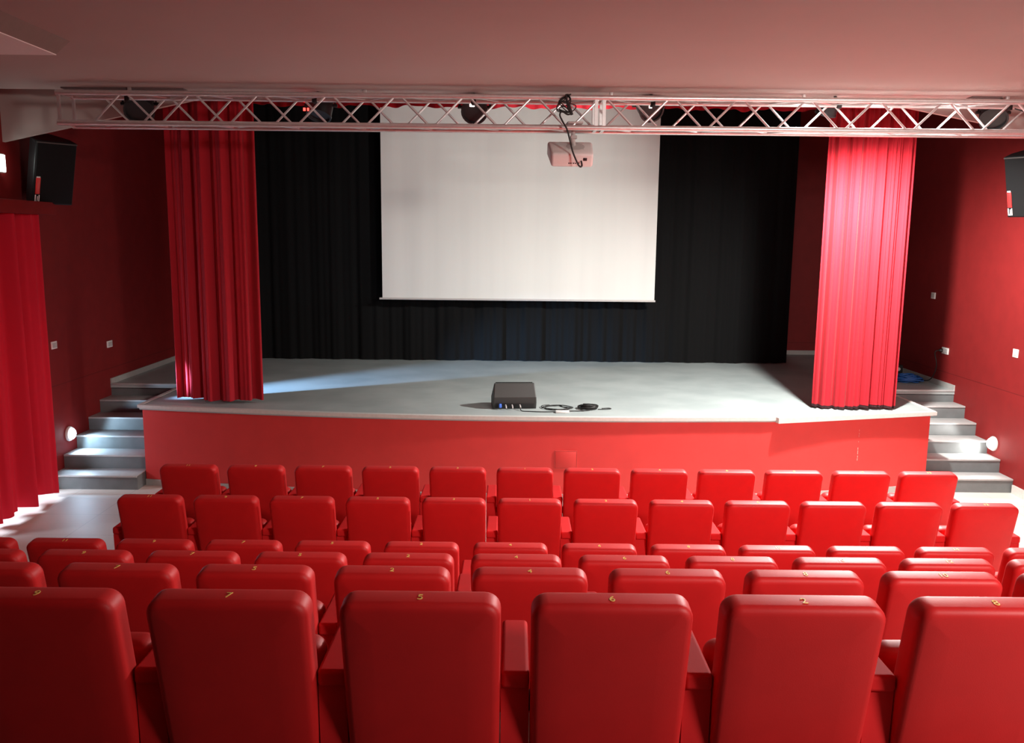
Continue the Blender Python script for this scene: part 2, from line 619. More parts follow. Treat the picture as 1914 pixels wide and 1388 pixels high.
# grey skirting at the foot of the stage
o = strip_along(fin, 0.0, 0.07, -0.002, 0.014).build('baseboard_stage', M['skirting'])
struct(o, 'grey skirting at the foot of the stage front', 'baseboard')
b = MB(); b.box((XR - 0.01, (5.1 + 9.48) / 2, 0.05), (0.02, 9.48 - 5.1, 0.10))
struct(b.build('baseboard_right', M['trim']), 'pale skirting along the right wall', 'baseboard')
b = MB(); b.box((XL + 0.01, 9.215, 0.05), (0.02, 0.10, 0.10))
struct(b.build('baseboard_left', M['trim']), 'pale skirting along the left wall', 'baseboard')
# low skirting on the stage walls
b = MB(); b.box((XL + 0.008, (LY + YF) / 2, STAGE + 0.035), (0.016, YF - LY, 0.07))
struct(b.build('baseboard_stage_left', M['skirting']), 'grey skirting on the left stage wall', 'baseboard')
b = MB(); b.box((XR - 0.008, (RY + YF) / 2, STAGE + 0.035), (0.016, YF - RY, 0.07))
struct(b.build('baseboard_stage_right', M['skirting']), 'grey skirting on the right stage wall', 'baseboard')
b = MB(); b.box(((XL + XR) / 2, YF - 0.008, STAGE + 0.035), (XR - XL - 0.04, 0.016, 0.07))
struct(b.build('baseboard_back', M['skirting']), 'grey skirting on the wall behind the stage', 'baseboard')

# access hatch and joint on the red front
def front_y(x):
    for a, c in zip(fin, fin[1:]):
        if a[0] <= x <= c[0]:
            return a[1] + (c[1] - a[1]) * (x - a[0]) / (c[0] - a[0])
    return fin[0][1]


hx0, hx1, hz0, hz1 = 0.475, 0.715, 0.36, 0.555
hy = front_y(0.6)
b = MB()
b.box(((hx0 + hx1) / 2, hy - 0.004, (hz0 + hz1) / 2), (hx1 - hx0 - 0.012, 0.012, hz1 - hz0 - 0.012), 0.002)
hatch = b.build('access_hatch', M['stage_red'])
tag(hatch, 'small square red access hatch in the stage front', 'hatch')
b = MB()
for c, s in ((((hx0 + hx1) / 2, hy - 0.003, hz1), (hx1 - hx0, 0.010, 0.006)), (((hx0 + hx1) / 2, hy - 0.003, hz0), (hx1 - hx0, 0.010, 0.006)),
             ((hx0, hy - 0.003, (hz0 + hz1) / 2), (0.006, 0.010, hz1 - hz0)), ((hx1, hy - 0.003, (hz0 + hz1) / 2), (0.006, 0.010, hz1 - hz0))):
    b.box(c, s)
b.build('hatch_frame', mat('hatch_edge', (0.62, 0.07, 0.06), 0.5, noise=0.1), hatch)
b = MB()
rnd = random.Random(4)
z = 0.40
while z < 0.76:
    h = rnd.uniform(0.008, 0.03) if z > 0.56 else rnd.uniform(0.02, 0.05)
    if rnd.random() < 0.75 or z < 0.56:
        b.box((3.89 + rnd.uniform(-0.002, 0.002), front_y(3.89) - 0.0015, z + h / 2), (0.006 if z < 0.56 else 0.003, 0.004, h))
    z += h + rnd.uniform(0.004, 0.02)
b.build('joint_filler', mat('filler', (0.75, 0.35, 0.3), 0.7, noise=0.2), stage_front)


# ------------------------------------------------------------------ side steps
def stairs(name, x0, x1, y0, tread, label):
    b = MB()
    n = 6
    for k in range(n):
        y = y0 + k * tread
        y_end = y0 + (n - 1) * tread + 0.02
        if k < n - 1:
            b.box(((x0 + x1) / 2, (y + y_end) / 2, (k + 0.5) * 0.155), (x1 - x0, y_end - y, 0.155))
        else:
            b.box(((x0 + x1) / 2, y_end + 0.05, (k + 0.5) * 0.155 - 0.03), (x1 - x0, 0.12, 0.155 - 0.06))
    s = b.build(name, M['step'])
    struct(s, label, 'stairs')
    for k in range(n):
        b = MB()
        y = y0 + k * tread
        b.box(((x0 + x1) / 2, y + (tread if k < n - 1 else 0.06) / 2 - 0.012, (k + 1) * 0.155 + 0.0 - 0.006 + 0.004), (x1 - x0 - 0.004, (tread if k < n - 1 else 0.06) - 0.002, 0.022), 0.004)
        b.build('tread', M['nosing'] , s)
    return s


stairs('stairs_left', XL, SLX + 0.01, 9.27, 0.31, 'dark steps with pale treads up to the stage on the left')
stairs('stairs_right', SRX - 0.01, XR, 9.50, 0.29, 'grey steps with pale treads up to the stage on the right')


# ------------------------------------------------------------------ step lamps, switch plates, sign
def step_lamp(x, y, z, side, m, label, energy, color):
    t = thing('step_lamp', label, 'lamp', (x, y, z), 0, 'round step lamps on the side walls')
    R = Ry(math.pi / 2 * side)
    b = MB(); b.lathe([(0.0, 0.0), (0.085, 0.0), (0.088, 0.012), (0.080, 0.028), (0.066, 0.034), (0.0, 0.034)], 24, R)
    b.build('bezel', M['white_plastic'], t)
    b = MB(); b.lathe([(0.066, 0.030), (0.062, 0.05), (0.045, 0.066), (0.02, 0.074), (0.0, 0.075)], 24, R)
    b.build('lens', m, t)
    light('step_lamp_light', 'SPOT', (x + 0.10 * side, y, z), energy, color, (x + 1.0 * side, y, z - 0.35), spot_size=math.radians(168), spot_blend=0.25, shadow_soft_size=0.05)
    return t


step_lamp(XL, 9.72, 0.53, 1, M['lamp_left'], 'glowing round step lamp on the left wall by the steps', 22, (0.50, 0.76, 1.0))
step_lamp(XR, 9.95, 0.47, -1, M['lamp_right'], 'glowing round step lamp on the right wall by the steps', 20, (1.0, 0.97, 0.93))


def wall_plate(x, y, z, side, w, h, keys, label):
    t = thing('wall_plate', label, 'switch plate', (x, y, z), 0, 'white plates on the side walls')
    b = MB(); b.box((0.006 * side, 0, 0), (0.012, w, h), 0.003)
    cv = b.build('cover', M['white_plastic'], t)
    for k in range(keys):
        b = MB()
        kw = (w - 0.03) / keys
        b.box((0.014 * side, -w / 2 + 0.015 + kw * (k + 0.5), 0), (0.006, kw - 0.004, h - 0.03), 0.0015)
        b.build('key', M['grey_plastic'], cv)
    return t


wall_plate(XL, 9.53, 1.59, 1, 0.115, 0.085, 3, 'white switch plate on the left wall beside the door curtain')
wall_plate(XL, 10.85, 1.44, 1, 0.14, 0.085, 3, 'white socket plate on the left wall above the landing')
wall_plate(XR, 11.72, 2.11, -1, 0.11, 0.085, 3, 'pale switch plate high on the right wall in shadow')
pl = wall_plate(XR, 11.27, 1.41, -1, 0.17, 0.085, 3, 'white socket plate low on the right wall with a black plug')
b = MB(); b.lathe([(0.0, 0.0), (0.022, 0.0), (0.022, 0.03), (0.012, 0.045), (0.0, 0.045)], 14, T(-0.016, 0.055, 0) @ Ry(-math.pi / 2))
b.build('plug', M['black'], pl)
wall_plate(XR, 9.69, 1.59, -1, 0.10, 0.095, 2, 'white switch plate on the bright part of the right wall')

t = thing('exit_sign', 'lit white sign box on the left wall above the curtain pelmet', 'sign', (XL, 8.58, 3.515))
b = MB(); b.box((0.03, 0, 0), (0.06, 0.40, 0.19), 0.008)
b.build('housing', M['white_plastic'], t)
b = MB(); b.box((0.062, 0, 0), (0.008, 0.38, 0.165), 0.002)
b.build('lit_panel', M['sign'], t)
b = MB(); b.box((0.03, 0.1985, 0), (0.05, 0.008, 0.16), 0.002)
b.build('lit_end', M['sign'], t)


# ------------------------------------------------------------------ curtains
def line_path(pts, n):
    P = [Vector(p) for p in pts]
    L = [0]
    for a, c in zip(P, P[1:]):
        L.append(L[-1] + (c - a).length)
    out = []
    for k in range(n + 1):
        s = L[-1] * k / n
        for i in range(len(P) - 1):
            if s <= L[i + 1] + 1e-9:
                f = (s - L[i]) / max(L[i + 1] - L[i], 1e-9)
                q = P[i].lerp(P[i + 1], f)
                out.append((q.x, q.y))
                break
    return out


def fold_fn(seed, comps, grow=0.0):
    r = random.Random(seed)
    C = [(a, lam, r.uniform(0, 6.28), r.uniform(-0.25, 0.25)) for a, lam in comps]

    def f(s, v):
        t = 0
        for a, lam, ph, dr in C:
            ss = s + 0.03 * math.sin(5.1 * s + ph)
            w = math.sin(2 * math.pi * ss / lam + ph + dr * (1 - v) * 2.0)
            t += a * math.copysign(abs(w) ** 0.8, w) * (1 + grow * (1 - v))
        return t
    return f


def curtain(name, label, path, z0, z1, fn, material, cat='curtain', hem=None, hem_mat=None, group=None, thick=0.006, nz=14, dz=None):
    b = MB(); b.sheet(path, z0, z1, fn, nz, dz)
    o = b.build(name, material, recalc=False, angle=75)
    solidify(o, thick)
    tag(o, label, cat, group)
    if hem:
        h = MB(); h.sheet(path, z0 - hem, z0 + 0.004, lambda s, v: fn(s, 0) , 1, dz)
        ho = h.build('hem', hem_mat, o, recalc=False, angle=75)
        solidify(ho, thick * 0.8)
    return o


pL = line_path(catmull([(-3.86, 9.74), (-3.62, 9.72), (-3.52, 9.64), (-3.3, 9.60), (-3.06, 9.61), (-2.87, 9.70)], 8), 170)
curtain('stage_curtain', 'dark red gathered stage curtain on the left of the screen', pL, STAGE + 0.035, 4.9,
        fold_fn(3, [(0.035, 0.215), (0.018, 0.118), (0.006, 0.05)], 0.25), M['curtain'], group='red stage curtains',
        dz=lambda s: 0.006 * math.sin(s * 9))
pR = line_path(catmull([(3.45, 9.66), (3.65, 9.63), (3.86, 9.58), (4.05, 9.60), (4.25, 9.62), (4.40, 9.64)], 8), 260)
curtain('stage_curtain', 'brightly lit pink red stage curtain on the right, dark hem', pR, STAGE + 0.05, 4.9,
        fold_fn(11, [(0.020, 0.155), (0.016, 0.083), (0.008, 0.047)], 0.2), M['curtain'], hem=0.028, hem_mat=M['hem'], group='red stage curtains',
        dz=lambda s: 0.012 * math.sin(s * 8 + 2.6))
# door curtain on the left wall, two panels with a chink between them
pD = line_path([(-4.96, 7.66), (-4.96, 9.00)], 180)
curtain('door_curtain', 'bright red curtain over the left doorway, daylight under its hem', pD, 0.075, 3.02,
        fold_fn(24, [(0.060, 0.34), (0.026, 0.19), (0.012, 0.11)], 0.25), M['door_curtain'], group='door curtains', dz=lambda s: 0.02 * math.sin(s * 13))
pD = line_path([(-4.97, 6.75), (-4.97, 7.62)], 110)
curtain('door_curtain', 'second red door curtain panel, out at the left edge', pD, 0.075, 3.02,
        fold_fn(29, [(0.048, 0.25), (0.015, 0.13)], 0.25), M['door_curtain'], group='door curtains')
b = MB(); b.box((XL + 0.165, (6.6 + 9.17) / 2, 3.085), (0.33, 9.17 - 6.6, 0.13), 0.006)
tag(b.build('curtain_pelmet', M['wall']), 'dark red pelmet box above the door curtain', 'pelmet')
# black backdrop
pB = line_path([(-4.6, 13.22), (4.28, 13.22)], 420)
fB = fold_fn(41, [(0.018, 0.62), (0.010, 0.23), (0.006, 0.11)], 0.3)
curtain('backdrop_drape', 'black backdrop drape hanging across the rear of the stage', pB, STAGE + 0.012, 5.2, fB, M['black_cloth'], cat='drape', nz=10)
# red valance with a scalloped lower edge above the stage
pV = line_path([(-3.0, 9.95), (3.6, 9.95)], 420)
curtain('stage_valance', 'short red scalloped valance across the top of the stage', pV, 4.275, ZS,
        fold_fn(5, [(0.012, 0.33), (0.014, 0.17)], 0.2), M['curtain'], cat='valance', nz=4,
        dz=lambda s: 0.012 * math.sin(s * 11) + 0.008 * math.sin(s * 29))

# ------------------------------------------------------------------ projection screen
t = thing('projection_screen', 'large white projection screen hanging in front of the black drape', 'screen', (0.085, 12.9, 1.92))
b = MB()
b.sheet(line_path([(-2.045, 0.0), (2.045, 0.0)], 120), 0.0, 2.98, lambda s, v: 0.0018 * math.sin(s * 7.3 + 1) + 0.0014 * math.sin(s * 13.1), 6)
o = b.build('screen_cloth', M['screen'], t, recalc=False, angle=80)
solidify(o, 0.003)
b = MB()
b.tube([(-2.09, 0, -0.012), (2.06, 0, -0.012)], 0.016, 10)
b.build('bottom_bar', M['grey_plastic'], t)
b = MB(); b.box((0, 0.0, 3.02), (4.25, 0.10, 0.12), 0.012)
b.build('roller_case', M['white_plastic'], t)
for sx in (-1.9, 1.9):
    b = MB(); b.tube([(sx, 0, 3.05), (sx, 0, ZS - 1.92)], 0.008, 8)
    b.build('hanger', M['hinge'], t)

# ------------------------------------------------------------------ lighting truss
t = thing('lighting_truss', 'long aluminium box truss hanging below the ceiling edge', 'truss', (0, 0, 0))
TN, TF, TB, TT = 8.03, 8.30, 3.828, 4.092
X0, X1 = -4.15, 5.25
for y, z, nm in ((TN, TB, 'chord'), (TF, TB, 'chord'), (TN, TT, 'chord'), (TF, TT, 'chord')):
    b = MB(); b.tube([(X0, y, z), (X1, y, z)], 0.0245, 14)
    b.build(nm, M['alu'], t)
JX = 0.775


def zig(y_a, z_a, y_b, z_b, first_top):
    """web braces between chord A (bottom) and chord B (top), nodes every 0.31 m"""
    k0 = -20
    for k in range(k0, 20):
        xa = first_top + 0.31 * k
        xb = xa + 0.31
        if xa < X0 + 0.03 or xb > X1 - 0.03:
            continue
        up = (k % 2 == 0)
        g = 0.035
        pa = (xa + g, y_b if up else y_a, z_b if up else z_a)
        pb = (xb - g, y_a if up else y_b, z_a if up else z_b)
        b = MB(); b.tube([pa, pb], 0.0105, 8)
        b.build('brace', M['alu'], t)


zig(TN, TB + 0.012, TN, TT - 0.012, 1.42)
zig(TF, TB + 0.012, TF, TT - 0.012, 1.72)
for zz in (TB, TT):
    b = MB()
    for k in range(-18, 13):
        xa = 1.42 + 0.31 * k
        if xa < X0 + 0.03 or xa + 0.31 > X1 - 0.03:
            continue
        ya, yb = (TN, TF) if k % 2 == 0 else (TF, TN)
        b.tube([(xa, ya, zz), (xa + 0.31, yb, zz)], 0.008, 6)
    b.build('horizontal_bracing', M['alu'], t)
for x, w in ((X0 + 0.02, 0.02), (JX - 0.035, 0.03), (JX + 0.035, 0.03)):
    b = MB()
    b.box((x, TN, (TB + TT) / 2), (w, 0.03, TT - TB))
    b.box((x, TF, (TB + TT) / 2), (w, 0.03, TT - TB))
    b.box((x, (TN + TF) / 2, TB), (w, TF - TN, 0.03))
    b.box((x, (TN + TF) / 2, TT), (w, TF - TN, 0.03))
    b.build('end_frame', M['alu'], t)
for x in (-3.6, -1.4, 0.9, 2.7, 4.6):
    b = MB(); b.box((x, TF, (TT + ZC) / 2 + 0.012), (0.03, 0.03, ZC - TT - 0.024), 0.004)
    b.build('ceiling_clamp', M['alu'], t)


# ------------------------------------------------------------------ stage lamps on the truss
def par_lamp(x, label, tilt, yaw, led, led_off, scale=1.0, drop=0.0):
    g = thing('stage_lamp', label, 'stage light', (x, TF + 0.26, 4.075 - drop), 0, 'stage lamps on the truss')
    R = Rz(yaw) @ Rx(tilt)
    b = MB()
    b.lathe([(0.0, 0.13), (0.05, 0.128), (0.09, 0.11), (0.115, 0.07), (0.122, 0.0), (0.122, -0.10), (0.128, -0.102), (0.128, -0.125), (0.112, -0.125), (0.108, -0.10), (0.0, -0.10)], 24, Matrix.Scale(scale, 4) @ R)
    hs = b.build('housing', M['black'], g)
    b = MB()
    s = scale
    pts = [(-0.145 * s, 0, 0), (-0.150 * s, -0.03, 0.07), (-0.13 * s, -0.07, 0.105), (0.0, -0.11, 0.115), (0.13 * s, -0.07, 0.105), (0.150 * s, -0.03, 0.07), (0.145 * s, 0, 0)]
    b.tube(pts, 0.010, 6)
    for sx in (-1, 1):
        b.tube([(0.118 * s * sx, 0, 0), (0.165 * s * sx, 0, 0)], 0.016, 10)
    b.build('yoke', M['black'], g)
    b = MB()
    hz = 0.017 + drop
    b.tube([(0, -0.10, 0.115), (0, -0.20, hz + 0.04), (0, -0.225, hz + 0.02)], 0.014, 8)
    b.box((0, -0.255, hz), (0.045, 0.075, 0.07), 0.008)
    b.build('hook_clamp', M['hinge'], g)
    if led:
        b = MB()
        for dx, dz, w, h in led_off:
            b.box((dx, -0.135, dz), (w, 0.01, h), 0.002)
        b.build('status_light', M[led], hs)
    return g


par_lamp(-3.62, 'black stage lamp at the left end of the truss', math.radians(-50), 0.3, None, None, 1.1)
par_lamp(-1.87, 'black stage lamp with red lights, second from the left on the truss', math.radians(-25), -0.3, 'led_red', [(-0.115, 0.02, 0.035, 0.022), (-0.13, -0.055, 0.022, 0.028), (-0.095, -0.055, 0.016, 0.028)], 0.95)
par_lamp(-0.385, 'round black stage lamp with one lit display before the screen', math.radians(-62), 0.0, 'led_white', [(-0.02, 0.0, 0.045, 0.032)], 1.0)
par_lamp(1.29, 'black stage lamp right of the projector, small white light', math.radians(-60), 0.2, 'led_white', [(0.0, -0.03, 0.028, 0.024)], 0.95, -0.03)
par_lamp(3.03, 'grey black stage lamp beside the right curtain, pale light', math.radians(25), 0.4, 'led_white', [(0.06, 0.0, 0.04, 0.04)], 0.8, -0.06)
par_lamp(4.62, 'black stage lamp at the right end of the truss, red light', math.radians(-50), -0.4, 'led_red', [(0.02, 0.01, 0.05, 0.024)], 1.0)

# ------------------------------------------------------------------ projector
t = thing('projector', 'white projector hanging upside down under the truss', 'projector', (0.525, 8.16, 3.605), math.radians(3))
R = Rx(math.radians(27))
b = MB()
vs = b.box((0, 0, 0), (0.42, 0.30, 0.135), 0.024, segs=3)
for v in vs:
    if v.co.y < 0:
        v.co.x *= 1 - 0.10 * abs(v.co.y) / 0.145
for v in b.bm.verts:
    v.co = R @ v.co
pbody = b.build('body', M['white_plastic'], t)
b = MB(); b.box((0, -0.1455, -0.008), (0.33, 0.006, 0.075), 0.002)
for v in b.bm.verts: v.co = R @ v.co
rear = b.build('rear_panel', M['white_panel'], pbody)
b = MB()
b.box((0.115, -0.150, 0.012), (0.036, 0.006, 0.028), 0.002)
for k, x in enumerate((-0.03, -0.012, 0.012, 0.03, 0.06, 0.085)):
    b.box((x, -0.150, -0.026), (0.012, 0.006, 0.010), 0.001)
for v in b.bm.verts: v.co = R @ v.co
b.build('socket_row', M['black'], pbody)
b = MB()
for k in range(7):
    b.box((-0.17, -0.06 + 0.02 * k, 0.0585), (0.03, 0.007, 0.004))
for v in b.bm.verts: v.co = R @ v.co
b.build('vent', M['grey_plastic'], pbody)
b = MB(); b.lathe([(0, 0), (0.05, 0), (0.052, 0.04), (0.047, 0.05), (0, 0.05)], 20, R @ T(0.1, 0.13, -0.005) @ Rx(-math.pi / 2))
b.build('lens', M['black'], pbody)
b = MB()
b.lathe([(0, 0.0), (0.085, 0.0), (0.085, 0.012), (0.03, 0.02), (0.0, 0.02)], 20, R @ T(0.04, 0.02, 0.057))
b.tube([(0.03, 0.0, 0.07), (0.012, -0.02, 0.13), (0.02, -0.02, 0.255)], 0.02, 10)
b.box((0.02, -0.02, 0.15), (0.06, 0.06, 0.03), 0.005)
b.box((0.02, 0.0, 0.268), (0.14, 0.30, 0.018), 0.003)
for a in range(4):
    an = math.pi / 4 + a * math.pi / 2
    b.tube([Vector((0.03, 0.0, 0.085)), R @ Vector((0.04 + 0.10 * math.cos(an), 0.02 + 0.10 * math.sin(an), 0.062))], 0.007, 6)
b.build('mount', M['grey_plastic'], t)


def cable(name, label, pts, r, material, cat='cable', n=6, group=None):
    b = MB(); b.tube(catmull([tuple(p) for p in pts], 8), r, n)
    o = b.build(name, material, angle=80)
    tag(o, label, cat, group)
    return o


cable('projector_cable', 'black cable looping from the truss down to the projector',
      [(0.46, 7.97, 4.11), (0.475, 7.95, 4.00), (0.50, 7.94, 3.945), (0.475, 7.93, 3.93), (0.425, 7.93, 3.955), (0.405, 7.93, 3.925), (0.43, 7.93, 3.87), (0.47, 7.92, 3.80), (0.50, 7.92, 3.70), (0.53, 7.94, 3.60), (0.575, 7.93, 3.50), (0.60, 7.94, 3.475), (0.615, 7.965, 3.49), (0.61, 8.0, 3.53)], 0.0085, M['cable'])
b = MB()
rnd = random.Random(9)
for k in range(7):
    px = 0.46 + rnd.uniform(-0.02, 0.05)
    pts = [(px, 7.99, 4.115)]
    for q in range(3):
        pts.append((0.47 + rnd.uniform(-0.09, 0.07), 7.965 + rnd.uniform(-0.02, 0.02), 4.08 - 0.045 * q - rnd.uniform(0, 0.03)))
    pts.append((0.50 + rnd.uniform(-0.02, 0.02), 7.96, 3.95))
    b.tube(catmull(pts, 5), 0.005, 5)
b.tube([(0.475, 7.96, 4.05), (0.515, 7.955, 3.93)], 0.014, 7)
tag(b.build('cable_bundle', M['cable'], angle=80), 'tangled bundle of black cables tied to the truss above the projector', 'cable')
cable('truss_cable', 'thin dark cable looping from the right truss lamp',
      [(4.62, 8.20, 4.06), (4.72, 8.16, 4.02), (4.82, 8.15, 3.98), (4.90, 8.15, 3.92), (4.90, 8.15, 3.86), (4.84, 8.14, 3.85)], 0.006, M['cable'])


# ------------------------------------------------------------------ wall loudspeakers
def wall_speaker(loc, yaw, tilt, label, side):
    t = thing('wall_speaker', label, 'speaker', loc, 0, 'black loudspeakers on the side walls')
    R = Rz(yaw) @ Rx(tilt)
    b = MB()
    # tapering cabinet: plan narrows towards the rear
    plan = [(-0.205, -0.17), (0.205, -0.17), (0.205, -0.03), (0.10, 0.19), (-0.10, 0.19), (-0.205, -0.03)]
    b.prism(plan, 'Z', -0.33, 0.33)
    for v in b.bm.verts:
        v.co = R @ v.co
    o = b.build('cabinet', M['black'], t)
    md = o.modifiers.new('bevel', 'BEVEL'); md.width = 0.012; md.segments = 2
    b = MB(); b.box((0, -0.175, 0), (0.385, 0.016, 0.63), 0.006)
    for v in b.bm.verts: v.co = R @ v.co
    b.build('grille', M['grille'], t)
    b = MB(); b.box((0, -0.178, 0.318), (0.40, 0.022, 0.014), 0.003)
    for v in b.bm.verts: v.co = R @ v.co
    b.build('top_rail', M['cabinet'], t)
    bx = -0.165
    b = MB(); b.box((bx, -0.186, -0.13), (0.045, 0.006, 0.17), 0.002)
    for v in b.bm.verts: v.co = R @ v.co
    bdg = b.build('badge', M['badge_red'], t)
    b = MB()
    for k, (dx, w, h) in enumerate(((-0.018, 0.010, 0.075), (0.002, 0.008, 0.05), (0.018, 0.010, 0.075))):
        b.box((bx + dx, -0.186, -0.262), (w, 0.006, h), 0.001)
    b.box((bx - 0.008, -0.186, -0.295), (0.028, 0.006, 0.010), 0.001)
    for v in b.bm.verts: v.co = R @ v.co
    b.build('badge_lettering', M['badge_white'], bdg)
    b = MB(); b.box((bx, -0.186, -0.04), (0.035, 0.006, 0.014), 0.001)
    for v in b.bm.verts: v.co = R @ v.co
    b.build('badge_cap', M['badge_white'], bdg)
    # wall bracket
    b = MB()
    wx = (XL if side < 0 else XR) - loc[0]
    b.tube([R @ Vector((0, 0.18, 0.0)), Vector((wx * 0.6, 0.36, 0.02)), Vector((wx, 0.36, 0.02))], 0.022, 8)
    b.box((wx + (0.012 if side < 0 else -0.012), 0.36, 0.02), (0.024, 0.14, 0.2), 0.004)
    b.build('bracket', M['black'], t)
    return t


wall_speaker((-4.88, 9.16, 3.49), math.radians(52), math.radians(18), 'black loudspeaker on the left wall beside the door curtain', -1)
wall_speaker((5.53, 9.32, 3.47), math.radians(-55), math.radians(18), 'black loudspeaker on the right wall at the right edge', 1)

# ------------------------------------------------------------------ stage monitor and cables
t = thing('stage_monitor', 'black wedge monitor speaker lying on the front of the stage', 'speaker', (0.037, 9.42, STAGE), math.radians(5))
prof = [(0.05, 0.0), (0.012, 0.075), (0.0, 0.140), (0.085, 0.278), (0.115, 0.286), (0.36, 0.09), (0.35, 0.0)]
b = MB()
n = len(prof)
secs = []
for x, shr in ((-0.245, 0.045), (-0.235, 0.0), (0.235, 0.0), (0.245, 0.045)):
    cy = sum(p[0] for p in prof) / n; cz = sum(p[1] for p in prof) / n
    secs.append([b.bm.verts.new((x * (1 - 0.08 * max(0, (p[1] - 0.1)) / 0.2), cy + (p[0] - cy) * (1 - shr), p[1] if p[1] == 0 else cz + (p[1] - cz) * (1 - shr))) for p in prof])
for a, c in zip(secs, secs[1:]):
    for k in range(n):
        b.bm.faces.new((a[k], a[(k + 1) % n], c[(k + 1) % n], c[k]))
b.bm.faces.new(secs[0][::-1]); b.bm.faces.new(secs[-1])
b.build('cabinet', M['cabinet'], t, angle=25)
R = Matrix.Rotation(0, 4, 'X')
d = Vector((0, 0.36 - 0.115, 0.09 - 0.286)); ang = math.atan2(d.z, d.y)
b = MB(); b.box((0, 0.2425 + 0.006, 0.191 + 0.006), (0.42, d.length - 0.03, 0.014), 0.004, Matrix.Rotation(ang, 3, 'X'))
b.build('grille', M['grille'], t)
b = MB(); b.box((0, 0.029, 0.038), (0.43, 0.006, 0.066), 0.001, Matrix.Rotation(math.radians(27), 3, 'X'))
b.build('connector_panel', M['hinge'], t)
b = MB(); b.box((-0.165, -0.004, 0.045), (0.030, 0.03, 0.045), 0.006)
b.build('blue_plug', M['blue_plug'], t)['label'] = 'blue plug'
for x in (-0.105, -0.033, 0.055):
    b = MB(); b.tube([(x, 0.004, 0.052), (x + 0.003, -0.022, 0.045), (x + 0.006, -0.028, 0.02)], 0.008, 8)
    b.build('white_plug', M['grey_plastic'], t)
zc = STAGE + 0.006
cable('monitor_cable', 'black cable from the monitor along the stage edge to the coil',
      [(0.10, 9.365, zc + 0.03), (0.11, 9.33, zc), (0.20, 9.30, zc), (0.36, 9.285, zc), (0.50, 9.31, zc), (0.66, 9.345, zc), (0.80, 9.36, zc), (0.88, 9.40, zc)], 0.005, M['cable'])
b = MB()
rnd = random.Random(2)
for k in range(3):
    pts = []
    for q in range(12):
        a = q / 11 * 2 * math.pi * 1.2 + k
        pts.append((0.51 + (0.135 + 0.02 * k) * math.cos(a) + rnd.uniform(-0.03, 0.03), 9.52 + 0.13 * math.sin(a) + rnd.uniform(-0.03, 0.03), zc - 0.001 + 0.005 * k))
    b.tube(catmull(pts, 5), 0.0045, 5)
tag(b.build('loose_cable', M['cable'], angle=80), 'loose loop of thin black cable behind the white box on the stage', 'cable')
b = MB()
for k in range(15):
    rr = 0.05 + 0.065 * rnd.random()
    cx, cy = 0.87 + rnd.uniform(-0.02, 0.02), 9.50 + rnd.uniform(-0.02, 0.02)
    pts = []
    tx, ty = rnd.uniform(-0.15, 0.15), rnd.uniform(-0.15, 0.15)
    base = 0.004 + 0.055 * (1 - rr / 0.125) + 0.012 * rnd.random()
    for q in range(17):
        a = q / 16 * 2 * math.pi
        x, y = rr * math.cos(a), rr * 0.95 * math.sin(a)
        pts.append((cx + x, cy + y, STAGE + 0.005 + max(0, base + tx * x * 0.6 + ty * y * 0.6)))
    b.tube(pts, 0.0055, 5, cap=False)
b.tube(catmull([(0.97, 9.46, zc), (1.03, 9.46, zc), (1.12, 9.49, zc), (1.10, 9.53, zc), (1.02, 9.51, zc)], 6), 0.005, 5)
tag(b.build('coiled_cable', M['cable'], angle=80), 'small heap of coiled black cable on the stage edge', 'cable')
b = MB(); b.box((0.56, 9.265, STAGE + 0.013), (0.15, 0.055, 0.026), 0.006)
tag(b.build('junction_box', M['white_plastic']), 'small white box lying at the front edge of the stage', 'box')

# clutter on the right landing
b = MB()
rnd = random.Random(12)
for k in range(20):
    rr = rnd.uniform(0.10, 0.19)
    cx, cy = 5.44 + rnd.uniform(-0.02, 0.02), 11.66 + rnd.uniform(-0.03, 0.03)
    z0 = STAGE + 0.01 + 0.004 * k + rnd.uniform(0, 0.006)
    pts = [(cx + rr * math.cos(q / 20 * 2 * math.pi), cy + rr * math.sin(q / 20 * 2 * math.pi), z0 + 0.012 * math.sin(q * 0.9 + k)) for q in range(21)]
    b.tube(pts, 0.010, 6, cap=False)
tag(b.build('coiled_cable', M['blue_cable'], angle=80), 'blue coiled cable on the right landing behind the curtain', 'cable')
t = thing('amplifier_box', 'small black amplifier box with a round knob on the right landing', 'amplifier', (5.36, 12.10, STAGE))
b = MB(); b.box((0, 0, 0.09), (0.34, 0.26, 0.18), 0.012)
case = b.build('case', M['black'], t)
b = MB(); b.lathe([(0, 0), (0.026, 0), (0.024, 0.02), (0, 0.022)], 18, T(0.10, -0.13, 0.125) @ Rx(math.pi / 2))
b.build('knob', M['grey_plastic'], case)
for x, z in ((0.02, 0.06), (0.09, 0.05)):
    b = MB(); b.lathe([(0, 0), (0.014, 0), (0.012, 0.014), (0, 0.015)], 14, T(x, -0.13, z) @ Rx(math.pi / 2))
    b.build('knob', M['grey_plastic'], case)
cable('power_cable', 'dark cable hanging from the right wall socket to the landing',
      [(5.70, 11.325, 1.41), (5.64, 11.33, 1.38), (5.69, 11.36, 1.2), (5.70, 11.46, 1.03), (5.70, 11.62, STAGE + 0.02), (5.70, 11.85, STAGE + 0.012), (5.69, 12.05, STAGE + 0.012), (5.64, 12.20, STAGE + 0.012)], 0.007, M['cable'])

# ------------------------------------------------------------------ theatre seats
LEAN = math.radians(12.5)
BH, BT, BW = 0.70, 0.102, 0.472
SP = 0.56


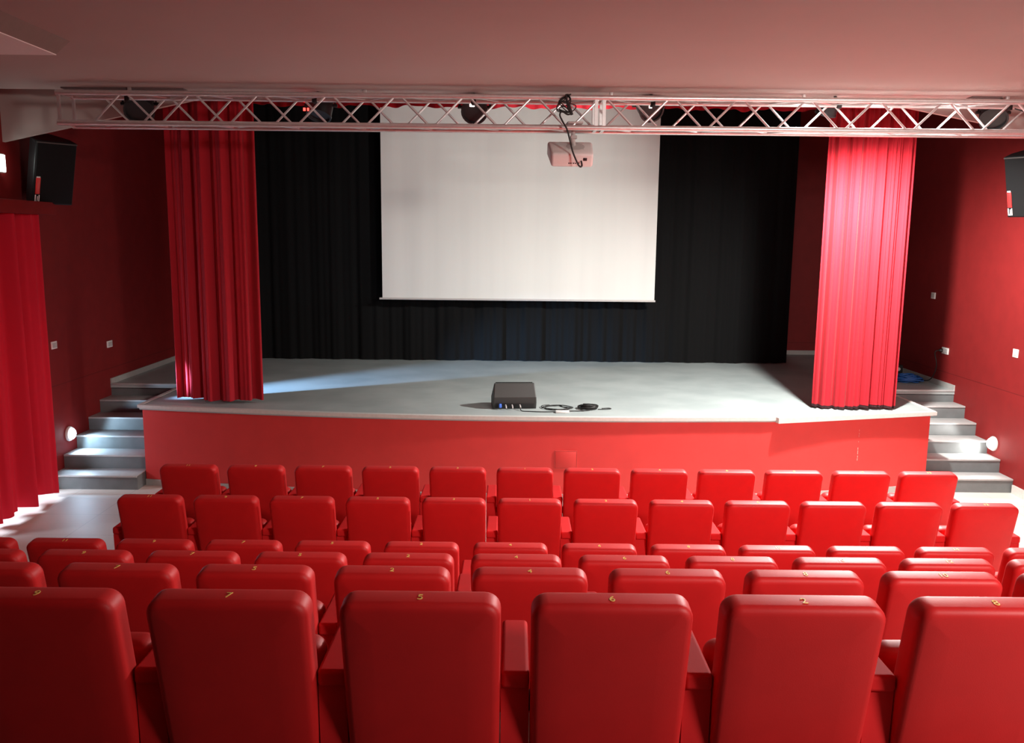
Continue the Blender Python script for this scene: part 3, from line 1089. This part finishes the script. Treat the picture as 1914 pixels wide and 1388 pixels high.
def text_mesh(s, size):
    cu = bpy.data.curves.new('seat_number', 'FONT')
    cu.body = s
    cu.size = size
    cu.align_x = 'CENTER'
    cu.align_y = 'CENTER'
    cu.extrude = 0.0008
    cu.resolution_u = 3
    ob = bpy.data.objects.new('tmp_text', cu)
    COL.objects.link(ob)
    bpy.context.view_layer.update()
    me = bpy.data.meshes.new_from_object(ob.evaluated_get(bpy.context.evaluated_depsgraph_get()))
    COL.objects.unlink(ob)
    bpy.data.objects.remove(ob)
    bpy.data.curves.remove(cu)
    me.name = 'seat_number'
    me.materials.clear()
    me.materials.append(M['gold'])
    return me


NUM = {n: text_mesh(str(n), 0.040) for n in range(1, 16)}

# slab frame: local origin at the centre of the top edge, leaning back (towards -Y)
ctr = Vector((0, -0.045, 0.93))
SHEAR = Matrix.Identity(4)
TOPTILT = math.radians(6.5)
SHEAR[1][2] = -math.tan(LEAN - TOPTILT)      # the back leans more than its top
BACK = T(*ctr) @ Rx(TOPTILT) @ SHEAR @ T(0, 0, -BH / 2)

seat_root = thing('theatre_seat', 'red seat', 'seat', (0, 0, 0), 0, 'red theatre seats')
b = MB(); b.slab(BW, BH, BT, 0.050, 0.026, BACK, bulge=0.006, taper=0.02)
p_back = b.build('backrest', M['seat'], seat_root, angle=50)
b = MB(); b.slab(0.435, 0.40, 0.10, 0.05, 0.035, T(0, 0.255, 0.465) @ Rx(math.radians(8)), bulge=0.008)
p_cush = b.build('seat_cushion', M['seat'], seat_root, angle=50)


def side_panel_mb(x):
    b = MB()
    prof = [(0.055, 0.0), (0.31, 0.0), (0.33, 0.30), (0.345, 0.60), (0.34, 0.615), (0.035, 0.615), (0.03, 0.60)]
    b.prism(prof, 'X', x - 0.043, x + 0.043)
    return b


def arm_mb(x):
    b = MB()
    b.box((x, 0.20, 0.636), (0.087, 0.37, 0.056), 0.014, segs=3)
    return b


p_panel = side_panel_mb(-SP / 2).build('side_panel', M['seat_panel'], seat_root)
p_arm = arm_mb(-SP / 2).build('armrest', M['seat_panel'], seat_root, angle=50)
weighted(p_arm)
b = MB()
b.box((-(SP / 2 - 0.04), 0.075, 0.54), (0.03, 0.05, 0.05), 0.006)
p_hinge = b.build('hinge', M['hinge'], seat_root)
p_num = bpy.data.objects.new('seat_number', NUM[1])
COL.objects.link(p_num)
p_num.parent = seat_root
NUM_M = T(*ctr) @ Rx(TOPTILT) @ T(0, -0.004, 0.0008)
p_num.matrix_local = NUM_M
PANEL_R = side_panel_mb(SP / 2)
end_panel = PANEL_R.build('side_panel', M['seat_panel'])
end_arm = arm_mb(SP / 2).build('armrest', M['seat_panel'], angle=50)
mesh_panel_r, mesh_arm_r = end_panel.data, end_arm.data
bpy.data.objects.remove(end_panel)
bpy.data.objects.remove(end_arm)

ORD = ['first', 'second', 'third', 'fourth', 'fifth', 'sixth', 'seventh', 'eighth', 'ninth', 'tenth', 'eleventh', 'twelfth', 'thirteenth']
# row: Y of the top rear edge, floor height, X of a reference seat, first and last index, words, numbers from left
ROWS = [
    (6.955, 0.010, 0.116, -5, 6, 'front row by the stage', [11, 9, 7, 5, 3, 1, 2, 4, 6, 8, 10, 12]),
    (6.130, 0.0, 0.141, -5, 6, 'second row from the stage', [11, 9, 7, 5, 3, 1, 2, 4, 6, 8, 10, 12]),
    (5.195, 0.0, 0.001, -6, 6, 'third row from the stage', [13, 11, 9, 7, 5, 2, 4, 6, 8, 10, 12, 14, 15]),
    (4.278, 0.275, 0.032, -5, 5, 'fourth row from the stage', [11, 9, 7, 5, 2, 4, 6, 8, 10, 12, 14]),
    (3.360, 0.570, 0.081, -4, 4, 'fifth row from the stage', [9, 7, 5, 2, 4, 6, 8, 10, 12]),
    (2.414, 0.870, 0.299, -3, 2, 'row nearest the viewer', [9, 7, 5, 6, 2, 8]),
]
first = True
for (Y, Z, xr, k0, k1, words, nums) in ROWS:
    n = k1 - k0 + 1
    for i in range(n):
        if first:
            root, parts = seat_root, [p_back, p_cush, p_panel, p_arm, p_hinge, p_num]
        else:
            root = seat_root.copy()
            COL.objects.link(root)
            parts = []
            for p in (p_back, p_cush, p_panel, p_arm, p_hinge, p_num):
                c = p.copy()
                COL.objects.link(c)
                c.parent = root
                parts.append(c)
        first = False
        parts[5].data = NUM[nums[i]]
        root.location = (xr + SP * (k0 + i), Y, Z)
        if i == 0:
            pos = 'leftmost in'
        elif i == n - 1:
            pos = 'rightmost in'
        else:
            pos = ORD[i] + ' from the left in'
        root['label'] = 'red upholstered theatre seat, %s the %s' % (pos, words)
        if i == n - 1:
            for nm, me in (('side_panel', mesh_panel_r), ('armrest', mesh_arm_r)):
                c = bpy.data.objects.new(nm, me)
                COL.objects.link(c)
                c.parent = root
                if nm == 'armrest':
                    weighted(c)
